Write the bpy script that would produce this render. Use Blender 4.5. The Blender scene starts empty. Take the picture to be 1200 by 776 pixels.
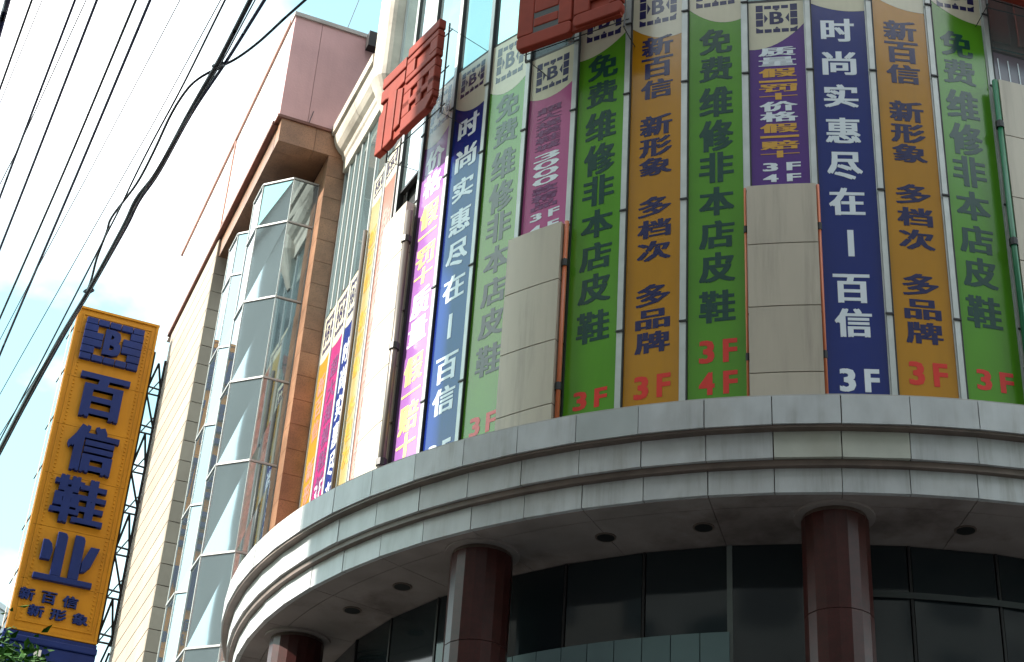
import bpy, bmesh, math, random
from mathutils import Matrix, Vector
random.seed(7)
S = bpy.context.scene
C = S.collection
rad = math.radians
cos, sin = math.cos, math.sin

# ---------------------------------------------------------------- camera
CAMR = Vector((0.98597, 0.15460, 0.05899))
CAMF = Vector((-0.16273, 0.83715, 0.52214)); CAMF.normalize()
CAMU = CAMR.cross(CAMF); CAMU.normalize()
CAMR = CAMF.cross(CAMU)
cd = bpy.data.cameras.new('camera'); cam = bpy.data.objects.new('camera', cd); C.objects.link(cam)
M = Matrix.Identity(4)
for i in range(3):
    M[i][0] = CAMR[i]; M[i][1] = CAMU[i]; M[i][2] = -CAMF[i]
M[0][3], M[1][3], M[2][3] = 0.0, -24.154, 1.6
cam.matrix_world = M
cd.sensor_width = 36; cd.lens = 58.99; cd.clip_end = 3000; cd.clip_start = .1
S.camera = cam

# ---------------------------------------------------------------- sky, sun, exposure
SUN_A, SUN_E = -64.0, 37.0              # azimuth in the drum's own angle, elevation
sd = Vector((sin(rad(SUN_A)) * cos(rad(SUN_E)), -cos(rad(SUN_A)) * cos(rad(SUN_E)), sin(rad(SUN_E))))
w = bpy.data.worlds.new("World"); S.world = w; w.use_nodes = True
nt = w.node_tree; nt.nodes.clear()
def N(nt, t, **k):
    n = nt.nodes.new(t)
    for a, b in k.items(): setattr(n, a, b)
    return n
out = N(nt, 'ShaderNodeOutputWorld'); bg = N(nt, 'ShaderNodeBackground'); bg2 = N(nt, 'ShaderNodeBackground')
sky = N(nt, 'ShaderNodeTexSky', sky_type='NISHITA', sun_disc=False)
sky.sun_elevation = rad(SUN_E); sky.sun_rotation = math.atan2(sd.x, sd.y) % (2 * math.pi)
sky.air_density = 1.3; sky.dust_density = .6
bg.inputs[1].default_value = 0.15
tc = N(nt, 'ShaderNodeTexCoord'); mp = N(nt, 'ShaderNodeMapping'); mp.inputs['Location'].default_value = (1.3, .4, .23)
mp.inputs['Scale'].default_value = (1, 1, 1.6)
ns = N(nt, 'ShaderNodeTexNoise'); ns.inputs['Scale'].default_value = 2.6; ns.inputs['Detail'].default_value = 7; ns.inputs['Roughness'].default_value = .52
rp = N(nt, 'ShaderNodeValToRGB'); rp.color_ramp.elements[0].position = .41; rp.color_ramp.elements[1].position = .57; rp.color_ramp.elements[0].color = (.10, .10, .10, 1)
mx = N(nt, 'ShaderNodeMixShader')
bg2.inputs[0].default_value = (.97, .985, 1, 1); bg2.inputs[1].default_value = 1.08
L = nt.links.new
L(tc.outputs['Generated'], mp.inputs[0]); L(mp.outputs[0], ns.inputs[0]); L(ns.outputs[0], rp.inputs[0])
tn = N(nt, 'ShaderNodeMix', data_type='RGBA', blend_type='MULTIPLY'); tn.inputs[0].default_value = 1; tn.inputs[7].default_value = (.66, 1.02, .78, 1); L(sky.outputs[0], tn.inputs[6]); L(tn.outputs[2], bg.inputs[0]); L(rp.outputs[0], mx.inputs[0]); L(bg.outputs[0], mx.inputs[1]); L(bg2.outputs[0], mx.inputs[2]); L(mx.outputs[0], out.inputs[0])
sl = bpy.data.lights.new('sun', 'SUN'); sl.energy = 3.9; sl.angle = rad(.5); sl.color = (1, .94, .84)
so = bpy.data.objects.new('sun', sl); C.objects.link(so); so.rotation_euler = sd.to_track_quat('Z', 'Y').to_euler()
S.view_settings.view_transform = 'Standard'; S.view_settings.look = 'None'; S.view_settings.exposure = 1.55; S.view_settings.gamma = 1

# ---------------------------------------------------------------- materials
MAT = {}
def mat(name, col, rough=.6, metal=0, var=.0, scale=3., bump=0., bscale=20., spec=.5, dirt=0., rnd=0., coat=0., dcol=(.12, .1, .08), stretch=(1, 1, 1), speck=0., speckcol=(.02, .015, .01), trans=0., streak=0., scol=(.1, .085, .07), sscale=5.):
    m = bpy.data.materials.new(name); m.use_nodes = True; n = m.node_tree; b = n.nodes['Principled BSDF']
    b.inputs['Roughness'].default_value = rough; b.inputs['Metallic'].default_value = metal
    b.inputs['Specular IOR Level'].default_value = spec; b.inputs['Coat Weight'].default_value = coat
    if trans: b.inputs['Alpha'].default_value = 1 - trans
    l = n.links.new
    g = N(n, 'ShaderNodeTexCoord'); mp = N(n, 'ShaderNodeMapping'); mp.inputs['Scale'].default_value = stretch
    l(g.outputs['Object'], mp.inputs[0])
    cur = N(n, 'ShaderNodeRGB'); cur.outputs[0].default_value = (*col, 1); cur = cur.outputs[0]
    def mixv(cur, fac_socket, colr, typ='MIX'):
        k = N(n, 'ShaderNodeMix', data_type='RGBA', blend_type=typ); l(fac_socket, k.inputs[0]); l(cur, k.inputs[6])
        if isinstance(colr, tuple): k.inputs[7].default_value = (*colr, 1)
        else: l(colr, k.inputs[7])
        return k.outputs[2]
    def noise(sc, det=5, ro=.55):
        k = N(n, 'ShaderNodeTexNoise'); k.inputs['Scale'].default_value = sc; k.inputs['Detail'].default_value = det; k.inputs['Roughness'].default_value = ro
        l(mp.outputs[0], k.inputs[0]); return k
    def rng(sock, a, b_, c, d):
        k = N(n, 'ShaderNodeMapRange'); k.inputs[1].default_value = a; k.inputs[2].default_value = b_; k.inputs[3].default_value = c; k.inputs[4].default_value = d
        l(sock, k.inputs[0]); return k.outputs[0]
    if var:
        dark = tuple(c * (1 - var) for c in col)
        cur = mixv(cur, rng(noise(scale).outputs[0], .35, .65, 0, 1), dark)
    if speck:
        cur = mixv(cur, rng(noise(60, 3, .7).outputs[0], .5, .62, 0, speck), speckcol)
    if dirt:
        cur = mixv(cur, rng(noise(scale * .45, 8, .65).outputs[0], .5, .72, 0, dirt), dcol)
    if streak:
        mp2 = N(n, 'ShaderNodeMapping'); mp2.inputs['Scale'].default_value = (1, 1, .07); l(g.outputs['Object'], mp2.inputs[0])
        k = N(n, 'ShaderNodeTexNoise'); k.inputs['Scale'].default_value = sscale; k.inputs['Detail'].default_value = 6; k.inputs['Roughness'].default_value = .7; l(mp2.outputs[0], k.inputs[0])
        k2 = noise(scale * .5, 3); mm = N(n, 'ShaderNodeMath', operation='MULTIPLY'); l(rng(k.outputs[0], .47, .7, 0, streak), mm.inputs[0]); l(rng(k2.outputs[0], .38, .6, 0, 1), mm.inputs[1])
        cur = mixv(cur, mm.outputs[0], scol)
    if rnd:
        oi = N(n, 'ShaderNodeObjectInfo'); hs = N(n, 'ShaderNodeHueSaturation')
        l(rng(oi.outputs['Random'], 0, 1, 1 - rnd, 1 + rnd * .5), hs.inputs['Value']); l(cur, hs.inputs['Color']); cur = hs.outputs[0]
    l(cur, b.inputs['Base Color'])
    if bump:
        bp = N(n, 'ShaderNodeBump'); bp.inputs['Strength'].default_value = bump; bp.inputs['Distance'].default_value = .02
        l(noise(bscale, 3).outputs[0], bp.inputs['Height']); l(bp.outputs[0], b.inputs['Normal'])
    MAT[name] = m; return m
mat('marble', (.57, .575, .59), .32, var=.16, scale=3.2, dirt=.28, rnd=.07, bump=.04, bscale=7, dcol=(.34, .30, .25), stretch=(1, 1, .6), streak=.5, scol=(.24, .22, .19), sscale=9)
mat('marble_grey', (.44, .46, .46), .35, var=.1, scale=3, dirt=.2, dcol=(.3, .27, .24))
mat('marble_beige', (.53, .53, .47), .35, var=.12, scale=3, dirt=.3, dcol=(.34, .3, .22))
mat('moulding', (.17, .12, .10), .5, var=.3, scale=4, dirt=.4)
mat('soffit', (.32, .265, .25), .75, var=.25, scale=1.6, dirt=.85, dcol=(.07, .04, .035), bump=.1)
mat('dark', (.012, .012, .013), .6)
mat('dark_metal', (.03, .028, .03), .45, metal=.4)
mat('alu', (.50, .52, .51), .4, metal=.35, var=.15, scale=4)
mat('white_frame', (.42, .43, .43), .4)
mat('panel', (.47, .405, .33), .38, metal=.12, var=.10, scale=1.6, dirt=.3, rnd=.06, dcol=(.27, .24, .2), stretch=(1, 1, .25), streak=.5, scol=(.2, .17, .14))
mat('column_granite', (.062, .014, .013), .3, var=.35, scale=7, speck=.5, spec=.32)
mat('granite', (.34, .17, .095), .42, var=.35, scale=2.2, speck=.45, dirt=.4, rnd=.16, dcol=(.12, .075, .055))
mat('pink_plaster', (.66, .40, .41), .8, streak=.3, scol=(.46, .29, .29), var=.14, scale=.9, dirt=.22, dcol=(.5, .31, .31), bump=.15, bscale=30)
mat('sunlit_plaster', (.72, .68, .66), .8, var=.06, dirt=.1, bump=.1)
mat('cream_stone', (.37, .31, .25), .7, streak=.3, scol=(.22, .18, .14), var=.12, scale=1.5, rnd=.08, dirt=.2, dcol=(.3, .24, .2))
mat('belt', (.20, .075, .055), .6, var=.3, dirt=.3)
mat('coping', (.45, .42, .40), .7, var=.2, dirt=.3)
mat('cornice', (.56, .50, .43), .65, var=.2, scale=2.2, dirt=.6, dcol=(.2, .16, .13), bump=.2, bscale=6)
mat('rail', (.42, .22, .18), .6)
def glass(name, tint, metal, rough=.03, bump=.035, bsc=1.1, rnd=.12):
    m = mat(name, tint, rough, metal=metal, rnd=rnd)
    n = m.node_tree; l = n.links.new; b = n.nodes['Principled BSDF']
    g = N(n, 'ShaderNodeTexCoord'); k = N(n, 'ShaderNodeTexNoise'); k.inputs['Scale'].default_value = bsc; k.inputs['Detail'].default_value = 1.5
    bp = N(n, 'ShaderNodeBump'); bp.inputs['Strength'].default_value = bump * 10; bp.inputs['Distance'].default_value = .02
    l(g.outputs['Object'], k.inputs[0]); l(k.outputs[0], bp.inputs['Height']); l(bp.outputs[0], b.inputs['Normal'])
    return m
glass('glass', (.40, .53, .55), .82)
glass('bay_glass', (.33, .41, .45), .85, bump=.010, bsc=.7)
glass('low_glass', (.016, .022, .026), .0, .06, bump=.015)
def vinyl(name, col):
    col = tuple(c * .56 for c in col)
    return mat(name, col, .17, var=.10, scale=2, bump=.16, bscale=2.2, spec=.65, dirt=.16, dcol=tuple(c * .55 + .02 for c in col), stretch=(1, 1, .45), streak=.22, scol=tuple(c * .45 + .03 for c in col))
vinyl('v_green', (.16, .50, .03)); vinyl('v_orange', (.80, .36, .018)); vinyl('v_blue', (.010, .035, .30)); vinyl('v_purple', (.16, .05, .38))
vinyl('v_pink', (.78, .17, .45)); vinyl('v_cream', (1.1, 1.02, .78)); vinyl('v_yellow', (.72, .42, .05)); vinyl('v_magenta', (.65, .05, .28)); vinyl('v_peach', (.72, .34, .26)); vinyl('v_paleyellow', (.72, .56, .24))
vinyl('v_mauve', (.27, .22, .27)); vinyl('v_lilac', (.52, .22, .66))
mat('ink_green', (.012, .055, .045), .18, spec=.6); mat('ink_navy', (.018, .02, .085), .18, spec=.6); mat('ink_red', (.62, .04, .03), .18, spec=.6)
mat('ink_white', (.70, .74, .80), .18, spec=.6); mat('ink_orange', (.62, .33, .06), .18, spec=.6); mat('ink_rose', (.6, .25, .2), .18, spec=.6); mat('ink_yellow', (.78, .62, .2), .18, spec=.6); mat('ink_plum', (.18, .06, .16), .18, spec=.6)
mat('sign_yellow', (.50, .22, .010), .5, spec=.2, streak=.25, scol=(.2, .09, .01), var=.12, scale=1.2, dirt=.3, dcol=(.35, .14, .02), bump=.06, bscale=3, rnd=.05)
mat('sign_blue', (.008, .022, .13), .45, spec=.2, var=.2, scale=2)
mat('sign_blue_light', (.06, .12, .36), .45)
mat('sign_red', (.25, .034, .018), .6, spec=.15, var=.22, scale=2.5, dirt=.35, dcol=(.3, .05, .04), bump=.08, bscale=5)
mat('sign_white', (.7, .7, .68), .5)
mat('tube_orange', (.5, .12, .04), .4); mat('tube_green', (.01, .14, .06), .35); mat('tube_grey', (.12, .10, .09), .4, metal=.4)
mat('rubber', (.018, .018, .03), .45); mat('rubber_blue', (.02, .025, .09), .4)
mat('asphalt', (.05, .05, .052), .9, var=.2, bump=.3, bscale=40); mat('pavement', (.28, .27, .25), .85, var=.15, dirt=.3)
mat('concrete', (.36, .33, .30), .85, var=.12, scale=.6, dirt=.3); mat('facade_grey', (.30, .29, .28), .85, var=.12, scale=.6, dirt=.3)
mat('alu_dull', (.15, .17, .165), .5); mat('reflection_grey', (.045, .05, .052), .6); mat('blind', (.15, .225, .24), .6, rnd=.08); mat('interior', (.02, .022, .024), .9)
mat('bark', (.12, .085, .06), .9, var=.3, bump=.5)
m = mat('leaf', (.035, .12, .014), .7, spec=.2, rnd=0, var=.5, scale=6)
mat('leaf_light', (.07, .18, .02), .7, spec=.2, var=.3, scale=6)
mat('far_wall', (.42, .45, .48), .9)

# ---------------------------------------------------------------- mesh helpers
class MB:
    def __init__(s, xf=None): s.v = []; s.f = []; s.xf = xf
    def add(s, vs, fs):
        b = len(s.v)
        s.v += [tuple(s.xf(*p)) if s.xf else tuple(p) for p in vs]; s.f += [tuple(b + i for i in f) for f in fs]
    def box(s, x0, x1, y0, y1, z0, z1):
        s.add([(x, y, z) for z in (z0, z1) for x, y in ((x0, y0), (x1, y0), (x1, y1), (x0, y1))], [(3, 2, 1, 0), (4, 5, 6, 7), (0, 1, 5, 4), (1, 2, 6, 5), (2, 3, 7, 6), (3, 0, 4, 7)])
    def prism_z(s, poly, z0, z1):
        n = len(poly); s.add([(x, y, z0) for x, y in poly] + [(x, y, z1) for x, y in poly],
                             [tuple(reversed(range(n))), tuple(range(n, 2 * n))] + [(i, (i + 1) % n, n + (i + 1) % n, n + i) for i in range(n)])
    def prism_y(s, poly, y0, y1):          # poly in x,z ; y0 = front
        n = len(poly); s.add([(x, y0, z) for x, z in poly] + [(x, y1, z) for x, z in poly],
                             [tuple(range(n)), tuple(reversed(range(n, 2 * n)))] + [((i + 1) % n, i, n + i, n + (i + 1) % n) for i in range(n)])
    def arc(s, R0, R1, a0, a1, z0, z1, n=1):   # closed curved box around the drum axis
        rows = []
        vs = []
        for i in range(n + 1):
            a = rad(a0 + (a1 - a0) * i / n)
            for R, z in ((R0, z0), (R1, z0), (R1, z1), (R0, z1)): vs.append((R * sin(a), -R * cos(a), z))
        fs = [(0, 1, 2, 3), tuple(4 * n + k for k in (3, 2, 1, 0))]
        for i in range(n):
            for k in range(4): fs.append((4 * i + (k + 1) % 4, 4 * i + k, 4 * i + 4 + k, 4 * i + 4 + (k + 1) % 4))
        s.add(vs, fs)
    def tube(s, pts, r, n=6):
        pts = [Vector(p) for p in pts]; rings = []
        vs = []
        up = Vector((0, 0, 1)); 
        for i, p in enumerate(pts):
            d = (pts[min(i + 1, len(pts) - 1)] - pts[max(i - 1, 0)]).normalized()
            a = d.cross(up)
            if a.length < .05: a = d.cross(Vector((1, 0, 0)))
            a.normalize(); b = a.cross(d)
            rr = r[i] if isinstance(r, (list, tuple)) else r
            for k in range(n): vs.append(p + a * (rr * cos(2 * math.pi * k / n)) + b * (rr * sin(2 * math.pi * k / n)))
        fs = [(i * n + k, i * n + (k + 1) % n, (i + 1) * n + (k + 1) % n, (i + 1) * n + k) for i in range(len(pts) - 1) for k in range(n)]
        fs += [tuple(reversed(range(n))), tuple(range((len(pts) - 1) * n, len(pts) * n))]
        s.add(vs, fs)
    def bar(s, p, q, w):
        s.tube([p, q], w * .7, 4)
    def quad(s, a, b, c, d): s.add([a, b, c, d], [(0, 1, 2, 3)])
    def mesh(s, name, material):
        me = bpy.data.meshes.new(name); me.from_pydata(s.v, [], s.f); me.update()
        bm = bmesh.new(); bm.from_mesh(me); bmesh.ops.recalc_face_normals(bm, faces=bm.faces); bm.to_mesh(me); bm.free()
        me.materials.append(MAT[material]); return me
    def build(s, name, material, parent=None, loc=None, smooth=False, bevel=0):
        o = bpy.data.objects.new(name, s.mesh(name, material)); C.objects.link(o)
        if parent: o.parent = parent
        if loc: o.location = loc
        if smooth:
            for p in o.data.polygons: p.use_smooth = True
        if bevel:
            md = o.modifiers.new('b', 'BEVEL'); md.width = bevel; md.segments = 2; md.limit_method = 'ANGLE'
        return o
def tag(o, label=None, cat=None, group=None, kind=None):
    if label: o['label'] = label
    if cat: o['category'] = cat
    if group: o['group'] = group
    if kind: o['kind'] = kind
    return o
def empty(name, loc=(0, 0, 0), rz=0, **k):
    o = bpy.data.objects.new(name, None); C.objects.link(o); o.location = loc; o.rotation_euler = (0, 0, rz); o.empty_display_size = .3
    return tag(o, **k)
def inst(src, name, parent, loc=(0, 0, 0), rz=0):
    o = bpy.data.objects.new(name, src.data if hasattr(src, 'data') else src); C.objects.link(o); o.parent = parent; o.location = loc; o.rotation_euler = (0, 0, rz); return o
def pol(R, a, z=0): a = rad(a); return (R * sin(a), -R * cos(a), z)

# glyphs
_tc = bpy.data.curves.new('glyph_source', 'FONT'); _to = bpy.data.objects.new('glyph_source', _tc); C.objects.link(_to)
_cache = {}
def glyph(ch, off=.028, ext=0.):
    k = (ch, off, ext)
    if k in _cache: return _cache[k]
    _tc.body = ch; _tc.offset = off; _tc.extrude = ext; _tc.resolution_u = 2; _tc.fill_mode = 'BOTH'
    bpy.context.view_layer.update()
    me = bpy.data.meshes.new_from_object(_to.evaluated_get(bpy.context.evaluated_depsgraph_get()))
    vs = [v.co.copy() for v in me.vertices]; fs = [tuple(p.vertices) for p in me.polygons]; bpy.data.meshes.remove(me)
    x0 = min(v.x for v in vs); x1 = max(v.x for v in vs); y0 = min(v.y for v in vs); y1 = max(v.y for v in vs)
    nv = [((v.x - x0) / (x1 - x0), (v.y - y0) / (y1 - y0), (v.z / ext if ext else 0)) for v in vs]
    _cache[k] = (nv, fs); return nv, fs
def put(mb, ch, x0, x1, z0, z1, y, off=.028, depth=0.):
    # heavy strokes: the regular outline repeated a hair apart, each copy 0.3 mm in front of the last
    vs, fs = glyph(ch, 0., .5 if depth else 0.); W, H = x1 - x0, z1 - z0
    dx, dz = off * W * 1.25, off * .5 * H
    for i, (a, b) in enumerate(((-1, -1), (1, -1), (1, 1), (-1, 1), (0, 0), (-1, 0), (1, 0))):
        mb.add([(x0 + dx + (W - 2 * dx) * u + a * dx, y - .0002 * i - depth * .5 * w_, z0 + dz + (H - 2 * dz) * v + b * dz) for u, v, w_ in vs], fs)
def text_build(mb, name, material, parent):
    me = bpy.data.meshes.new(name); me.from_pydata(mb.v, [], mb.f); me.update(); me.materials.append(MAT[material])
    o = bpy.data.objects.new(name, me); C.objects.link(o); o.parent = parent; return o

# ---------------------------------------------------------------- frames
RB = 7.01
TA = rad(32.0)                                     # the flat wing stands at 32 degrees
DE = Vector((0.84808, 0.52987, 0)); DN = Vector((-0.52987, 0.84808, 0))
T0 = Vector((RB * sin(rad(-58)), -RB * cos(rad(-58)), 0))
RW = math.atan2(DE.y, DE.x)
def ST(s, t, z): p = T0 + DE * s + DN * t; return (p.x, p.y, z)
SEAM = [-56.6, -49.9, -43.3, -36.72, -30.16, -23.41, -16.84, -10.26, -3.69, 3.06, 9.64, 16.21, 22.79, 29.54, 36.12, 42.7]
ZT = 10.48

# ================================================================= GROUND
g = MB(); g.quad((-900, -900, 0), (900, -900, 0), (900, 900, 0), (-900, 900, 0)); tag(g.build('ground', 'asphalt'), kind='structure')
p = MB(); p.arc(0.5, 12.5, -140, 100, 0.004, .14, 40); tag(p.build('pavement', 'pavement'), kind='structure')

# ================================================================= ROUND BUILDING
RBD = empty('corner_building', (0, 0, 0), 0, label='round corner department store with stone canopy, banner covered curved front and red granite columns', cat='building')
# solid core behind the curtain wall
k = MB(); k.arc(2.0, 6.88, -75, 75, 9.5, 23.6, 60); k.build('core_wall', 'interior', RBD)
k = MB(xf=lambda s, t, z: ST(s, t, z)); k.box(.12, 3.0, 0, 3.36, 9.5, 20.4); k.build('core_wall', 'interior', RBD)
k = MB(); k.arc(2.0, 6.0, -90, 75, 0.14, 9.5, 40); k.build('interior_wall', 'interior', RBD)
k = MB(); k.arc(2.0, 7.15, -75, 75, 23.6, 23.9, 60); k.build('roof', 'coping', RBD)
# mullions along the seams and their little clips
for i, a in enumerate(SEAM):
    k = MB(); k.box(-.034, .034, -.045, .1, 0, 13.1); o = k.build('mullion', 'alu', RBD, pol(RB, a, 10.5)); o.rotation_euler = (0, 0, rad(a))
    e = MB(); e.box(.036, .052, -.05, .05, 0, 13.1); e.build('gasket', 'dark', o)
    if i < 13:
        for z in (12.4, 14.22, 16.14, 17.38):
            c_ = MB(); c_.box(-.05, .05, -.062, -.046, -.012, .012); c_.build('clip', 'dark_metal', o, (0, 0, z - 10.5))
# glass panes above the banners
TALL = {0, 12}; SHORT = {4, 8}
def pane(a0, a1, z0, z1):
    c0, c1 = pol(RB, a0), pol(RB, a1); am = (a0 + a1) / 2; w_ = RB * 2 * sin(rad((a1 - a0) / 2)) - .07
    q = MB(); tx = random.uniform(-.006, .006)
    q.add([(-w_ / 2, tx, 0), (w_ / 2, -tx, 0), (w_ / 2, -tx * .4, z1 - z0), (-w_ / 2, 0, z1 - z0), (-w_ / 2, .04, 0), (w_ / 2, .04, 0), (w_ / 2, .04, z1 - z0), (-w_ / 2, .04, z1 - z0)],
          [(0, 1, 2, 3), (7, 6, 5, 4), (0, 4, 5, 1), (1, 5, 6, 2), (2, 6, 7, 3), (3, 7, 4, 0)])
    o = q.build('glass_pane', 'glass', RBD, pol(RB * cos(rad((a1 - a0) / 2)), am, z0)); o.rotation_euler = (0, 0, rad(am)); return o
for i in range(len(SEAM) - 1):
    a0, a1 = SEAM[i], SEAM[i + 1]
    if i in TALL: lv = [16.8, 18.06, 21.4, 23.6]
    elif i in SHORT: lv = [17.4, 18.06, 21.4, 23.6]
    elif i > 12: lv = [10.5, 14.2, 18.06, 21.4, 23.6]
    else: lv = [18.08, 21.4, 23.6]
    for z0, z1 in zip(lv, lv[1:]):
        pane(a0, a1, z0 + .025, z1 - .025)
    for z in lv[:-1]:
        k = MB(); k.arc(RB - .06, RB + .012, a0 + .3, a1 - .3, z - .02, z + .02, 1); k.build('transom', 'dark_metal', RBD)
# pilasters with curved cladding panels
def pilaster(a0, a1, joints, R=7.2):
    top = joints[-1]
    k = MB(); k.arc(RB - .3, R - .03, a0 + .05, a1 - .05, 10.45, top - .02, 8); P_ = k.build('pilaster', 'dark', RBD)
    for z0, z1 in zip(joints, joints[1:]):
        q = MB(); q.arc(RB - .12, R, a0, a1, z0 + .007, z1 - .007, 10); q.build('cladding_panel', 'panel', P_)
pilaster(SEAM[0], SEAM[1], [10.5, 11.5, 12.41, 13.31, 14.22, 15.23, 16.1])
pilaster(SEAM[4], SEAM[5], [10.5, 11.5, 12.41, 13.31, 14.2])
pilaster(SEAM[8], SEAM[9], [10.5, 11.5, 12.41, 13.31, 14.2])
pilaster(SEAM[12], SEAM[13], [10.5, 11.5, 12.41, 13.31, 14.26, 15.23, 16.15])
# tubes beside the pilasters
def light_tube(a, R, z1, m, r=.032):
    o = MB(); o.tube([(0, 0, 0), (0, 0, z1 - 10.45)], r, 8); o = o.build('light_tube', m, RBD, pol(R, a, 10.45), smooth=True)
    z = 1.25
    while z < z1 - 10.6:
        c_ = MB(); c_.tube([(0, 0, 0), (0, 0, .10)], r * 1.5, 8); c_.build('clamp', 'dark_metal', o, (0, 0, z)); z += 1.82
    return o
light_tube(SEAM[1] + .35, 7.16, 15.9, 'tube_grey', .05)
light_tube(SEAM[5] + .32, 7.13, 14.22, 'tube_orange', .03)
light_tube(SEAM[8] - .2, 7.15, 14.2, 'tube_orange', .016)
light_tube(SEAM[9] + .2, 7.15, 14.2, 'tube_orange', .02)
light_tube(SEAM[12] - .38, 7.18, 16.12, 'tube_green', .036)
# ---- canopy: three stone bands of flat panels
JA = [-40.03 + 4.832 * k for k in range(-9, 19)]
def band(z0, z1, R, label):
    k = MB(); k.arc(R - .45, R - .05, JA[0], JA[-1], z0 + .01, z1 - .01, 80)
    B = k.build('fascia_band', 'moulding', RBD)
    for i in range(len(JA) - 1):
        a0, a1 = JA[i] + .035, JA[i + 1] - .035
        Rj = R + random.uniform(-.005, .003); q = MB(); q.arc(Rj - .07, Rj, a0 + random.uniform(-.02, .02), a1, z0 + random.uniform(0, .004), z1, 1)
        mt = 'marble'
        if label == 0 and i == 14: mt = 'marble_grey'
        if label == 1 and i in (17, 18): mt = 'marble_beige'
        o = q.build('stone_panel', mt, B)
band(10.118, 10.455, 8.5, 0); band(9.782, 10.086, 8.38, 1); band(9.435, 9.712, 8.265, 2)
for z0, z1, R in ((10.088, 10.116, 8.472), (9.714, 9.78, 8.33)):
    k = MB(); k.arc(R - .4, R, JA[0], JA[-1], z0, z1, 90); k.build('moulding', 'moulding', RBD, smooth=False)
k = MB(); k.arc(6.9, 8.48, JA[0], JA[-1], 10.457, 10.478, 90); k.build('canopy_top', 'coping', RBD)
# soffit panels
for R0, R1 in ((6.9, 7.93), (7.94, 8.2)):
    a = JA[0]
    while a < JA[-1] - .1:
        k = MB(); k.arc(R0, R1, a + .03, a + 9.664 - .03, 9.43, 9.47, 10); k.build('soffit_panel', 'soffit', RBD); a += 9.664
# recessed lights
for a in (-69.5, -46.6, -38.4, -16.0, -7.5, 13.8, 22.4):
    k = MB(); k.tube([(0, 0, -.012), (0, 0, .01)], .118, 20); o = k.build('downlight', 'moulding', RBD, pol(7.52, a, 9.43), smooth=False)
    q = MB(); q.tube([(0, 0, -.016), (0, 0, -.010)], .098, 20); q.build('lamp_well', 'dark', o)
# columns
for a in (-56.9, -27.4, 3.1, 33.2):
    k = MB(); k.tube([(0, 0, 0), (0, 0, 9.31)], .34, 28)
    o = k.build('column', 'moulding', RBD, pol(7.68, a, .14), smooth=True)
    z = 0
    while z < 9.1:
        h_ = min(1.16, 9.22 - z)
        q = MB(); q.tube([(0, 0, z), (0, 0, z + .004), (0, 0, z + h_ - .008), (0, 0, z + h_ - .004)], [.353, .357, .357, .353], 18); d = q.build('stone_drum', 'column_granite', o)
        for pp in d.data.polygons: pp.use_smooth = False
        z += h_
    q = MB(); q.tube([(0, 0, 9.26), (0, 0, 9.288)], .43, 32); q.build('collar', 'soffit', o)
# ground floor glass
LM = [9.94 + 7.93 * k for k in range(-12, 4)]
for i in range(len(LM) - 1):
    a0, a1 = LM[i], LM[i + 1]
    w_ = 7.0 * 2 * sin(rad((a1 - a0) / 2)) - .05
    for z0, z1 in ((.2, 2.9), (2.95, 6.0), (6.05, 8.0), (8.03, 9.42)):
        q = MB(); q.box(-w_ / 2, w_ / 2, -.01, .01, 0, z1 - z0)
        o = q.build('shop_window_pane', 'low_glass', RBD, pol(6.99, (a0 + a1) / 2, z0)); o.rotation_euler = (0, 0, rad((a0 + a1) / 2 + random.uniform(-.2, .2)))
for i, a in enumerate(LM):
    k = MB(); wd = .03 if abs(a + 5.92) < .2 or abs(a + 29.7) < .3 else .014
    k.box(-wd, wd, -.03, .06, 0, 9.28); o = k.build('window_mullion', 'alu_dull' if wd > .02 else 'dark_metal', RBD, pol(7.0, a, .14)); o.rotation_euler = (0, 0, rad(a))
k = MB(); k.arc(6.96, 7.03, LM[0], LM[-1], 7.985, 8.05, 60); k.build('window_transom', 'dark_metal', RBD)
for j in range(len(LM) - 1):
    if -30 < LM[j] < -6 and j < len(LM):
        for q_ in range(3):
            a = LM[j] + 7.93 * q_ / 3
            if a > -7: continue
            k = MB(); k.arc(7.035, 7.05, a + .04, a + 2.60, 2.0, 8.40, 2); k.build('window_board', 'blind', RBD)
k = MB(); k.arc(7.035, 7.05, 5.5, 25.6, 8.80, 8.87, 10); k.build('reflection_strip', 'reflection_grey', RBD)  # grey stripe modelled in place of a reflection in the shop glass

# ---- flat return wall with its cornice (s,t frame)
for t0, t1 in ((-.1, .6), (.66, 1.3), (1.36, 2.0), (2.04, 2.36), (2.4, 2.7), (2.74, 3.05), (3.09, 3.36)):
    k = MB(xf=lambda s, t, z: ST(s, t, z)); zz = 18.02 if t1 < 1.35 else 16.5
    k.box(-.02, .02, t0, t1, zz, 19.95 if t1 > 1.35 else 23.5); k.build('glass_pane', 'glass', RBD)
for t in (-.13, .63, 1.33, 2.02, 2.72, 3.36, 2.38, 3.07):
    k = MB(xf=lambda s, t_, z: ST(s, t_, z)); zz = 16.5 if t in (2.38, 3.07) else 10.5
    k.box(-.045, .05, t - .024, t + .024, zz, 19.95 if t > 1.35 else 23.5); k.build('mullion', 'white_frame', RBD)
k = MB(xf=lambda s, t, z: ST(s, t, z)); k.box(-.05, .0, 1.30, 1.46, 10.5, 16.9); k.build('pilaster', 'panel', RBD)
k = MB(); k.tube([ST(-.10, 1.22, 10.45), ST(-.10, 1.22, 16.95)], .035, 8); k.build('light_tube', 'tube_grey', RBD, smooth=True)
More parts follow.
